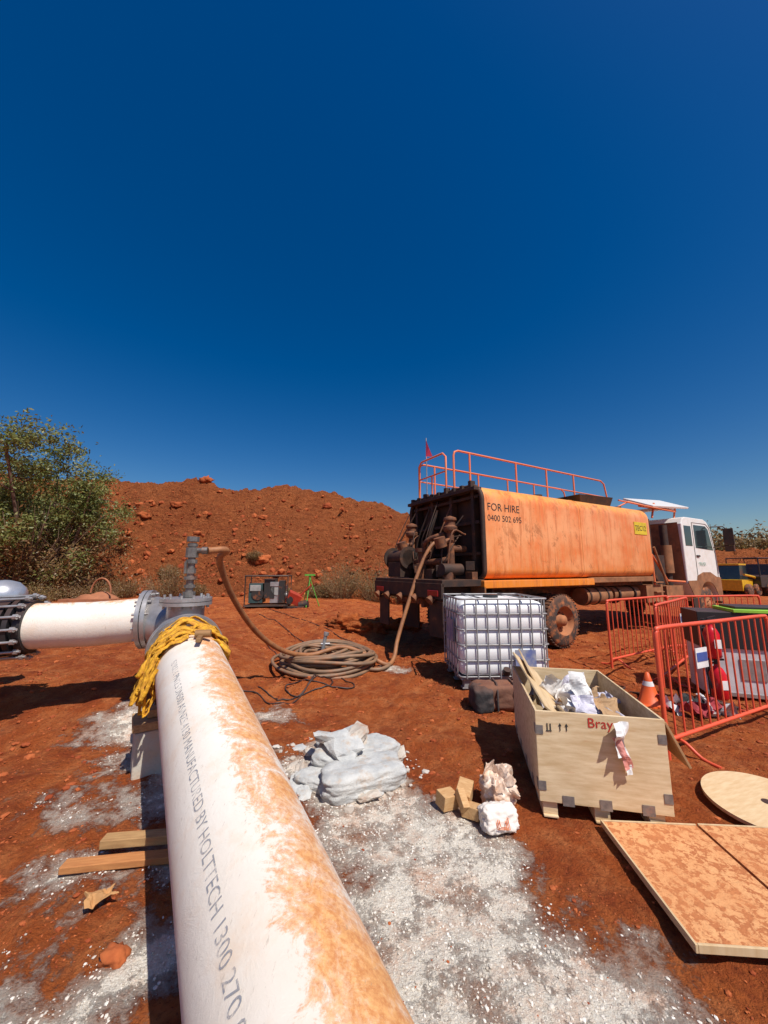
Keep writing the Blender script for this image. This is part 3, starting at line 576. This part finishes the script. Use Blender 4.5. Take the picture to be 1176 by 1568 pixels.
B=MB(); B.bx(-.042,-.036,.25,.62,.55,.86); B.bx(.72,1.0,-.046,-.038,.26,.50); B.build('label_plates',[M('label_plate',(.35,.36,.38),.5,col2=(.12,.16,.35),ns=9)],T)
MBG=M('dark_brown_fabric',(.12,.05,.035),.85,col2=(.17,.08,.05),ns=7,dust=.3,bump=.6,bs=25)
B=MB(); z=g1(1.4,4.65)
B.blob((1.40,4.68,z+.13),(.36,.17,.14),0,2,.10,4,6.,fq=2.0); B.blob((1.14,4.62,z+.12),(.12,.16,.14),1,5,.12,4,5.,fq=2.0)
for x in (1.3,1.5): B.tube([(x,4.5,z+.01),(x,4.49,z+.22),(x+.02,4.6,z+.285),(x+.03,4.8,z+.28)],.012,6,1)
B.build('tool_bag',[MBG,M('charcoal_fabric',(.035,.035,.038),.8,dust=.3,bump=.5)])
# ---------------------------------------------------------------- crate
MPW=M('pine_plywood',(.76,.60,.38),.75,col2=(.58,.41,.22),ns=3,stretch=(1.5,6,9),dust=.2,bump=.15,bs=40); MPI=M('plywood_inside',(.45,.27,.13),.8,col2=(.36,.2,.09),ns=4,dust=.25)
MPE=M('pale_plywood',(.66,.50,.30),.75,col2=(.55,.38,.2),ns=4,stretch=(6,1,1),dust=.15)
Cx=empty('wooden_crate',(1.02,2.68,g1(1.4,3.)+.0),math.radians(-12)); W_,L_,H0,H1=.775,1.2,.09,.645
B=MB(); t=.016
B.bx(0,W_,0,t,H0,H1); B.bx(0,W_,L_-t,L_,H0,H1); B.bx(.0,t,t,L_-t,H0,H1); B.bx(W_-t,W_,t,L_-t,H0,H1); B.bx(t,W_-t,t,L_-t,H0,H0+.02)
for x in (.02,.33,.64):
    for yy in (.02,.55,1.08): B.bx(x,x+.09,yy,yy+.1,.012,H0)
    B.bx(x,x+.09,0,L_,0,.012)
B.build('crate_box',[MPW],Cx,.003)
B=MB()
for (x,z) in [(0,.50),(0,.16),(.14,H0),(.36,H0),(.60,H0),(W_-.045,.16),(W_-.045,.50)]:
    if z==H0: B.bx(x,x+.07,-.004,-.001,z-.01,z+.05)
    else: B.bx(x-.003,x+.045,-.004,-.001,z,z+.055); 
    if x==0: B.bx(-.004,-.001,0,.05,z,z+.055)
for k in range(4): B.bx(-.004,-.001,.2+k*.28,.26+k*.28,H0-.01,H0+.05)
B.build('metal_clips',[M('clip_metal',(.18,.17,.17),.5,.5,(.3,.28,.26),20,.2)],Cx)
R6=lambda a,b_,c_:Matrix.Rotation(a,3,'X')@Matrix.Rotation(b_,3,'Y')@Matrix.Rotation(c_,3,'Z')
B=MB()
B.box((.15,.62,.62),(.30,.90,.014),0,R6(.10,.75,.15)); B.box((.12,.92,.68),(.22,.6,.012),0,R6(.1,1.1,.0))
B.box((W_+.06,.55,.50),(.014,1.1,.28),1,R6(.0,-.42,.0)); B.box((.5,.6,.35),(.4,.8,.012),1,R6(.2,.2,.3))
B.build('lid_boards',[MPE,MPI],Cx,.002)
def sheet(B,c,sx,sy,R,amp,seed,mi=0,n=16,fr=2.0):
    vs=[];o=Vector((seed*2.3,seed*5.1,0))
    for i in range(n):
        for j in range(n):
            p=Vector(((i/(n-1)-.5)*sx,(j/(n-1)-.5)*sy,0)); q=p*(fr/max(sx,sy))+o
            p+=Vector((noise.noise(q)*.6,noise.noise(q+Vector((9,0,0)))*.6,noise.noise(q+Vector((0,9,0)))*1.3+.35*abs(noise.noise(q*2.7))))*amp
            vs.append(Vector(c)+R@p)
    B.add(vs,[(i*n+j,i*n+j+1,(i+1)*n+j+1,(i+1)*n+j) for i in range(n-1) for j in range(n-1)],mi,False)
MPA=M('white_paper',(.80,.78,.76),.8,dust=.08); MPL=M('brown_paper',(.5,.3,.15),.8); MPK=M('lilac_plastic',(.62,.58,.66),.4)
B=MB(); R=random.Random(12)
for k in range(18):
    sheet(B,(R.uniform(.18,.65),R.uniform(.12,1.0),.42+R.random()*.15),R.uniform(.15,.34),R.uniform(.12,.26),R6(R.uniform(-.9,.9),R.uniform(-.9,.9),R.uniform(0,3)),.09,k,(0,1,2,0)[k%4])
sheet(B,(.42,.45,.68),.13,.24,R6(1.1,.3,.2),.05,40,0); sheet(B,(.38,.25,.62),.16,.14,R6(.9,.1,.1),.04,42,2); sheet(B,(.55,.3,.60),.2,.2,R6(.5,.4,.1),.05,43,1)
B.build('waste_packaging',[MPA,MPL,MPK],Cx)
B=MB(); sheet(B,(.50,-.03,.52),.10,.2,R6(1.5,.15,.0),.05,50,0); sheet(B,(.51,-.035,.44),.05,.18,R6(1.45,-.2,.3),.04,51,1); sheet(B,(.53,-.03,.38),.04,.12,R6(1.5,.5,.1),.03,53,0); B.build('hanging_label',[MPA,M('pink_tag',(.75,.3,.25),.7)],Cx)
txt('Bray',.085,.32,.565,-.003,Cx,M('red_lettering',(.55,.03,.02),.6),'crate_lettering')
B=MB()
for x in (.07,.15,.19):
    if x<.1: B.bx(x,x+.006,-.004,-.001,.53,.57); B.bx(x+.02,x+.026,-.004,-.001,.53,.57); B.bx(x-.005,x+.03,-.004,-.001,.522,.527)
    else: B.bx(x,x+.005,-.004,-.001,.53,.56); B.add([(x-.008,-.003,.558),(x+.013,-.003,.558),(x+.0025,-.003,.578)],[(0,1,2)])
B.build('stencil_marks',[MTB],Cx)
# ---------------------------------------------------------------- barriers
MOB=M('red_orange_barrier_paint',(.80,.10,.045),.45,col2=(.66,.09,.04),dust=.15)
def barrier(x,y,head,L=2.15,H=1.08,nb=15):
    E=empty('crowd_barrier',(x,y,g1(x,y)),head); B=MB(); r=.019;e=.1
    B.tube(spline([(0,0,.0),(0,0,.4),(0,0,H-e),(.03,0,H-.03),(e,0,H),(L/2,0,H),(L-e,0,H),(L-.03,0,H-.03),(L,0,H-e),(L,0,.4),(L,0,.0)],4),r,10)
    B.tube([(0,0,.15),(L,0,.15)],r*.9,10)
    for k in range(1,nb): B.tube([(L*k/nb,0,.15),(L*k/nb,0,H)],.0085,6)
    for xx in (.2,L-.2): B.tube(spline([(xx,-.28,.01),(xx,-.15,.03),(xx,0,.12),(xx,.15,.03),(xx,.28,.01)],4),.014,8)
    B.build('barrier_frame',[MOB],E); return E
MSG=M('blue_sign',(.05,.10,.35),.5)
E1=barrier(3.70,6.31,math.radians(31)); E2=barrier(3.78,5.3,math.radians(42)); E3=barrier(2.43,3.44,math.radians(25.5)); E4=barrier(5.6,7.5,math.radians(8))
for E_,x in ((E2,1.35),(E3,.55)):
    B=MB(); B.bx(x,x+.2,-.03,-.022,.68,.86,1); B.bx(x+.01,x+.19,-.034,-.031,.74,.82,0); B.build('sign_plate',[MSG,MPA],E_)
B=MB(); BX=empty('equipment_bin',(4.08,4.95,g1(4,5)-.02),math.radians(-22))
B.bx(0,2.4,0,.55,.05,.62,0); B.bx(-.02,2.42,-.02,.57,.62,1.06,1); B.bx(.35,2.43,-.035,.58,1.06,1.10,2); B.bx(.4,2.4,.05,.5,1.10,1.13,1)
for x in (.0,.6,1.2,1.8): B.bx(x+.02,x+.05,-.012,.0,.05,.62,3)
B.bx(.35,.6,-.01,0,.25,.5,3); B.bx(0,2.4,-.01,.0,.05,.1,3)
B.build('bin_body',[M('pale_panel',(.70,.69,.70),.6,dust=.12),MBL,M('lime_strip',(.35,.70,.06),.5),MST],BX,.008)
MRE=M('red_cylinder_paint',(.70,.010,.02),.3)
for i,(x,y,z) in enumerate([(3.93,4.62,.52),(3.95,4.62,.06)]):
    F_=empty('fire_extinguisher',(x,y,g1(x,y)+z)); B=MB()
    B.lathe((0,0,0),(0,0,1),[(0,.0),(0,.065),(.02,.08),(.28,.08),(.34,.055),(.37,.026),(.39,.026)],24,0); B.cyl((0,0,.39),(0,0,.43),.022,mi=1); B.box((.03,0,.44),(.12,.025,.02),1); B.box((.03,0,.47),(.10,.02,.012),1,Matrix.Rotation(-.2,3,'Y'))
    B.tube(spline([(-.03,0,.41),(-.12,0,.34),(-.10,-.02,.12)],6),.011,6,1); B.bx(-.04,.04,-.084,-.080,.12,.22,2)
    B.build('cylinder_body',[MRE,MBL,MPA],F_)
B=MB(); B.tube([(3.95,4.74,0),(3.95,4.74,1.0)],.02,8); B.bx(3.88,4.02,4.715,4.725,.5,.9); B.bx(3.8,4.1,4.56,4.80,-.0,.03); B.build('extinguisher_stand',[MBL],None,.004)
B=MB(); cx,cy=3.1,4.6; cz=g1(cx,cy); B.lathe((cx,cy,cz),(0,0,1),[(.03,.13),(.04,.115),(.22,.06)],24,0);B.lathe((cx,cy,cz),(0,0,1),[(.22,.06),(.27,.045)],24,1);B.lathe((cx,cy,cz),(0,0,1),[(.27,.045),(.36,.022),(.37,.0)],24,0); B.box((cx,cy,cz+.015),(.32,.32,.03),0)
B.build('traffic_cone',[M('cone_orange',(.85,.12,.02),.5,dust=.2),MPA])
B=MB(); R=random.Random(3)
for k in range(12): sheet(B,(3.45+R.uniform(-.3,.35),4.45+R.uniform(-.15,.15),g1(3.4,4.4)+.06+.05*R.random()),.24,.18,R6(R.uniform(-.5,.5),R.uniform(-.5,.5),R.random()*3),.12,k+70,k%3)
B.build('rag_pile',[MPA,M('red_rag',(.4,.04,.05),.8),M('black_rag',(.03,.03,.03),.8)])
B=MB()
for k in range(12):
    R=random.Random(k); a=R.random()*3; x=2.75+R.uniform(-.35,.3); y=4.9+R.uniform(-.25,.25); B.tube(spline([(x,y,g1(x,y)+.02),(x+.2*math.cos(a),y+.2*math.sin(a),.08),(x+.4*math.cos(a+.5),y+.4*math.sin(a+.5),.03)],5),.01+.01*R.random(),5)
B.build('tangled_straps',[MBL])
# ---------------------------------------------------------------- plywood sheets & disc
MOS,nt,b,v=base('dusty_chipboard')
c=mix(nt,ramp(nt,noi(nt,v,24,6,.7,.4),[(.49,0),(.54,1)]),(.74,.36,.15),(.44,.14,.045)); c=mix(nt,ramp(nt,noi(nt,v,3,8,.75),[(.40,0),(.64,.8)]),c,(.60,.22,.075)); c=mix(nt,ramp(nt,noi(nt,v,90,4,.7),[(.5,0),(.7,.5)]),c,(.34,.10,.03))
nt.links.new(c,b.inputs['Base Color']); b.inputs['Roughness'].default_value=.9
bp=nd(nt,'ShaderNodeBump'); bp.inputs['Strength'].default_value=.8; bp.inputs['Distance'].default_value=.008; nt.links.new(noi(nt,v,40,6,.7),bp.inputs['Height']); nt.links.new(bp.outputs[0],b.inputs['Normal'])
E=empty('plywood_sheet',(1.29,1.79,g1(1.6,2.1)+.018),math.radians(-4)); B=MB(); B.bx(.012,.56,.012,.77,.008,.028); B.build('board',[MOS],E,.002)
B=MB(); B.bx(0,.011,0,.78,.0,.033); B.bx(.012,.56,0,.011,.0,.033); B.bx(.012,.56,.771,.78,.0,.033); B.build('batten_edges',[MPE],E,.002)
E=empty('plywood_sheet',(1.875,1.76,g1(2,2.1)+.015),math.radians(-4)); B=MB(); B.bx(.0,.9,.0,.78,.008,.028); B.build('board',[MOS],E,.002)
B=MB(); B.bx(0,.9,-.012,-.001,.0,.032); B.bx(.0,.9,.781,.79,.0,.032); B.build('batten_edges',[MPE],E,.002)
B=MB(); B.cyl((0,0,0),(0,0,.022),.34,n=64); B.cyl((0,0,.0222),(0,0,.024),.03,n=16,mi=1); o=B.build('round_plywood_disc',[M('disc_wood',(.72,.54,.32),.8,col2=(.62,.42,.22),ns=4,stretch=(2,10,1),dust=.14),MBL],None,.003,(2.57,2.75,g1(2.5,2.7)+.05)); o.rotation_euler=(.05,-.05,.3)
# ---------------------------------------------------------------- hardened cement sacks and rubble
def stonemat(name,a,b_,d_):
    m,nt,b,v=base(name)
    c=mix(nt,ramp(nt,noi(nt,v,5,8,.7),[(.40,0),(.6,1)]),a,b_)
    c=mix(nt,ramp(nt,noi(nt,v,9,9,.75),[(.52,0),(.66,.7)]),c,d_)
    nt.links.new(c,b.inputs['Base Color']); b.inputs['Roughness'].default_value=.92; b.inputs['Specular IOR Level'].default_value=.2
    bp=nd(nt,'ShaderNodeBump'); bp.inputs['Strength'].default_value=.9; bp.inputs['Distance'].default_value=.02
    nt.links.new(noi(nt,v,16,10,.75),bp.inputs['Height']); nt.links.new(bp.outputs[0],b.inputs['Normal']); return m
MSK=stonemat('hardened_cement',(.62,.61,.58),(.46,.46,.45),(.50,.36,.25)); MSB=stonemat('broken_mortar',(.62,.55,.47),(.45,.38,.32),(.50,.27,.16))
B=MB(); zb=g1(-.2,3.2)
for i,(x,y,z,sx,sy,sz,a,tl) in enumerate([(-.16,3.10,.075,.31,.16,.085,.42,.0),(-.34,3.33,.08,.24,.17,.07,-.2,.10),(-.38,3.66,.06,.22,.15,.07,.5,-.12),(-.13,3.46,.07,.25,.16,.075,.9,.05),(-.52,3.12,.035,.15,.11,.05,-.5,0)]):
    B.blob((x,y,zb+z),(sx,sy,sz),0,i+3,.13,5,6.0,Matrix.Rotation(a,3,'Z')@Matrix.Rotation(tl,3,'Y'),fq=1.1)
B.build('cement_sacks',[MSK])
B=MB(); R=random.Random(21)
for k in range(38):
    top_=k<8
    a=R.random()*6.28; q=R.uniform(0,.30) if top_ else R.uniform(.30,.55); x=-.34+q*math.cos(a)*.95; y=3.35+q*math.sin(a)*.85; s_=R.uniform(.07,.14) if top_ else R.uniform(.02,.085)
    B.blob((x,y,zb+(.155+.01*k if top_ else .005+s_*.25)),(s_,s_*R.uniform(.6,.9),s_*R.uniform(.2,.4)),k%2,k+50,.32,2,9.,R6(R.uniform(-.35,.35),R.uniform(-.35,.35),R.random()*3),fq=2.2)
B.build('mortar_slabs',[MSB,MSK])
n=110; an=rng.random(n)*6.28; rd=.35+.34*rng.random(n); px=-.34+rd*np.cos(an)*1.0; py=3.36+rd*np.sin(an)*.9
rocks('broken_concrete_pieces',np.stack([px,py,gh(px,py)+.006],1),.006+.035*rng.random(n)**3,rock_mat('pale_rubble',(.42,.35,.29),(.68,.63,.57)),.5)
# ---------------------------------------------------------------- offcuts & paper bags
MOC=M('timber_offcut_wood',(.60,.38,.18),.8,col2=(.46,.25,.10),ns=6,stretch=(3,12,12),dust=.2)
for (x,y,z,sx,sy,sz,a,b1) in [(.43,2.79,.045,.12,.10,.09,.5,.1),(.56,2.84,.06,.10,.15,.10,-.4,.25),(.58,2.70,.04,.09,.12,.07,.9,-.1),(.52,2.72,.10,.05,.12,.06,.3,.6)]:
    B=MB(); B.box((0,0,0),(sx,sy,sz),0); o=B.build('timber_offcut',[MOC],None,.004,(x,y,g1(x,y)+z)); o.rotation_euler=(b1,.1,a)
B=MB(); B.blob((.72,2.60,g1(.7,2.6)+.065),(.11,.07,.075),0,3,.14,5,5.,Matrix.Rotation(.2,3,'Z')@Matrix.Rotation(-.45,3,'X'),fq=2.4)
B.build('paper_bag',[M('orange_print_bag',(.78,.72,.66),.7,col2=(.72,.62,.55),ns=30,bump=.8,bs=22)])
B=MB()
for s_i in range(3):
    w_=.018+.010*s_i; B.tube([(.725+a*w_,2.530+.030*b1,g1(.7,2.6)+.085+b1*w_*.7) for a,b1 in [(-1,-1),(1,-1),(1,1),(-1,1)]],.003,5,closed=True)
B.build('printed_bag_mark',[M('orange_ink',(.8,.2,.05),.6)])
B=MB(); B.blob((.78,2.80,g1(.7,2.8)+.10),(.11,.09,.10),0,8,.24,5,3,fq=2.2); sheet(B,(.78,2.78,g1(.7,2.8)+.20),.18,.16,R6(.6,.2,.3),.10,33,0,18,2.5); sheet(B,(.80,2.74,g1(.7,2.8)+.12),.18,.16,R6(1.2,.2,.3),.10,37,0,18,2.5)
B.build('crumpled_plastic_bag',[M('tan_plastic',(.66,.42,.28),.35,col2=(.74,.62,.52),ns=14,bump=1,bs=16)])
B=MB(); sheet(B,(-1.36,2.03,g1(-1.36,2.03)+.03),.13,.09,R6(.2,.1,.6),.05,61,0,14,2.2); B.build('crumpled_cardboard',[M('dusty_cardboard',(.52,.28,.11),.85,dust=.25)])
# ---------------------------------------------------------------- generator/pump, tripod, buried metal
G=empty('portable_pump',(-4.0,13.1,g1(-4,13)),.1); B=MB()
for yy in (-.4,.4):
    B.tube([(-.7,yy,.05),(-.7,yy,1.05),(.7,yy,1.05),(.7,yy,.05)],.03,8,1,closed=True)
for xx in (-.7,.7): B.tube([(xx,-.4,1.05),(xx,.4,1.05)],.03,8,1); B.tube([(xx,-.4,.05),(xx,.4,.05)],.03,8,1)
B.bx(-.6,-.15,-.3,.3,.15,.8,0); B.bx(.1,.6,-.28,.28,.15,.5,2); B.cyl((.35,-.3,.62),(.35,.3,.62),.22,n=20,mi=3); B.bx(-.1,.25,-.3,.3,.3,.95,1); B.cyl((-.3,-.33,.45),(-.3,-.3,.45),.2,n=20,mi=1)
B.bx(-.55,-.2,-.34,-.3,.55,.75,3); B.bx(.1,.4,-.32,-.29,.7,.85,2); B.bx(.4,.6,-.35,-.1,.15,.9,1)
B.cyl((.6,0,.4),(.95,0,.35),.08,mi=2); B.bx(-.65,.65,-.4,.4,.05,.1,1)
B.build('pump_body',[M('green_engine',(.03,.07,.07),.5,dust=.2),MDK,MST,M('grey_cover',(.35,.35,.33),.6,dust=.2)],G,.01)
B=MB(); x,y=-3.1,13.0; z=g1(x,y)
B.box((x,y,z+.35),(.45,.3,.35),0,R6(.1,.5,.3)); B.cyl((x+.2,y,z+.1),(x+.5,y,z+.15),.14,mi=1); B.bx(x-.3,x+.4,y-.2,y+.2,z,z+.08,1); B.tube([(x+.2,y,z+.4),(x+.6,y,z+.8)],.03,6); B.cyl((x-.1,y-.2,z+.3),(x-.1,y-.1,z+.3),.12,mi=1); B.build('red_jack',[M('red_paint',(.45,.04,.02),.5,dust=.3),MDK],None,.01)
B=MB(); x,y=-2.6,13.2; z=g1(x,y)
for a in (0.4,2.5,4.6): B.tube([(x,y,z+.95),(x+.35*math.cos(a),y+.35*math.sin(a),z)],.018,6)
B.cyl((x,y,z+.9),(x,y,z+1.05),.04); B.box((x,y,z+1.08),(.35,.12,.06)); B.build('green_tripod',[M('green_paint',(.12,.4,.05),.5)])
B=MB(); x,y=-10.2,13.4; z=g1(x,y)
B.blob((x,y,z+.1),(.7,.4,.35),0,4,.3,3); B.tube([(x+.3+.35*math.cos(a),y-.2,z+.45+.5*math.sin(a)) for a in [i/12*3.14 for i in range(13)]],.03,6,0); B.bx(x-.9,x+.9,y-.5,y-.2,z-.1,z+.25)
B.build('rusty_bucket',[M('rust_orange',(.40,.15,.07),.8,dust=.3)])
B=MB(); 
for k,(x,y) in enumerate([(.1,9.6),(-.4,9.1),(-.9,9.4),(.5,9.9)]): B.blob((x,y,g1(x,y)+.03),(.45,.28,.2),0,k,.5,4,fq=2.5)
B.build('dirt_spoil_heap',[MDIRT])
# ---------------------------------------------------------------- distant vehicles
V=empty('yellow_skid_loader',(21.6,23.2,0),.5); B=MB()
B.bx(-1.0,1.0,-.7,.7,.35,1.0,0); B.extr([(-.6,1.0),(-.5,1.85),(.35,1.85),(.6,1.0)],-.5,.5,1); B.bx(-.6,.45,-.52,.52,1.85,1.95,0)
for sx in(-.6,.6):
    for sy in(-.85,.85): B.lathe((sx,sy-.1,.38),(0,1,0),[(0,.0),(0,.3),(.05,.38),(.2,.38),(.25,.3),(.25,0)],20,2)
for sy in(-.8,.8): B.tube([(-.95,sy,1.3),(.5,sy,1.15),(1.3,sy,.5)],.07,6,0)
B.extr([(1.2,.1),(1.75,.1),(1.3,.7),(1.2,.7)],-.9,.9,2); B.build('loader_body',[M('yellow_paint',(.75,.42,.02),.4,dust=.2),MGL,MTY],V,.02)
V=empty('black_utility_truck',(24.6,24.2,0),.35); B=MB()
B.extr([(-2.5,.55),(-2.5,1.2),(-.3,1.25),(-.1,1.95),(1.0,1.95),(1.5,1.25),(2.5,1.1),(2.6,.55)],-.9,.9,0); B.extr([(-.2,1.27),(-.02,1.86),(.95,1.86),(1.38,1.27)],-.91,.91,1)
for sx in(-1.6,1.7):
    for sy in(-.92,.92): B.lathe((sx,sy-.12,.42),(0,1,0),[(0,.0),(0,.3),(.05,.42),(.2,.42),(.25,.3),(.25,0)],24,2)
B.tube([(-.4,-.8,1.25),(-.4,-.8,2.3),(-.4,.8,2.3),(-.4,.8,1.25)],.04,6,0); B.tube([(-2.3,-.8,1.2),(-2.3,-.8,2.3),(-.4,-.8,2.3)],.04,6,0); B.tube([(-2.3,.8,1.2),(-2.3,.8,2.3),(-2.3,-.8,2.3)],.04,6,0)
B.build('utility_body',[M('black_car_paint',(.03,.03,.035),.3,dust=.25),MGL,MTY],V,.03)
# ---------------------------------------------------------------- light, sky, camera
el=math.radians(56); sd=Vector((.6*math.cos(el),-.8*math.cos(el),math.sin(el)))
L=bpy.data.lights.new('sun','SUN'); L.energy=5.0; L.angle=math.radians(.5); L.color=(1,.96,.89)
o=bpy.data.objects.new('sun',L); COL.objects.link(o); o.rotation_euler=sd.to_track_quat('Z','Y').to_euler()
w=bpy.data.worlds.new('World'); S.world=w; w.use_nodes=True; nt=w.node_tree; bg=nt.nodes['Background']
sk=nd(nt,'ShaderNodeTexSky',sky_type='NISHITA'); sk.sun_disc=False; sk.sun_elevation=el; sk.sun_rotation=math.atan2(.6,-.8)
sk.altitude=100; sk.air_density=1.05; sk.dust_density=1.0; sk.ozone_density=2.6
hs=nd(nt,'ShaderNodeHueSaturation'); hs.inputs['Hue'].default_value=.508; hs.inputs['Saturation'].default_value=1.5; nt.links.new(sk.outputs[0],hs.inputs['Color']); nt.links.new(hs.outputs[0],bg.inputs['Color']); bg.inputs['Strength'].default_value=.085
cd=bpy.data.cameras.new('camera'); cam=bpy.data.objects.new('camera',cd); COL.objects.link(cam); S.camera=cam
cd.sensor_fit='VERTICAL'; cd.sensor_height=36; cd.lens=13.0; cd.clip_start=.05; cd.clip_end=5000
cam.location=(0,0,1.6); cam.rotation_euler=(math.radians(90+8.84),0,0)
S.view_settings.view_transform='Standard'; S.view_settings.look='None'; S.view_settings.exposure=0
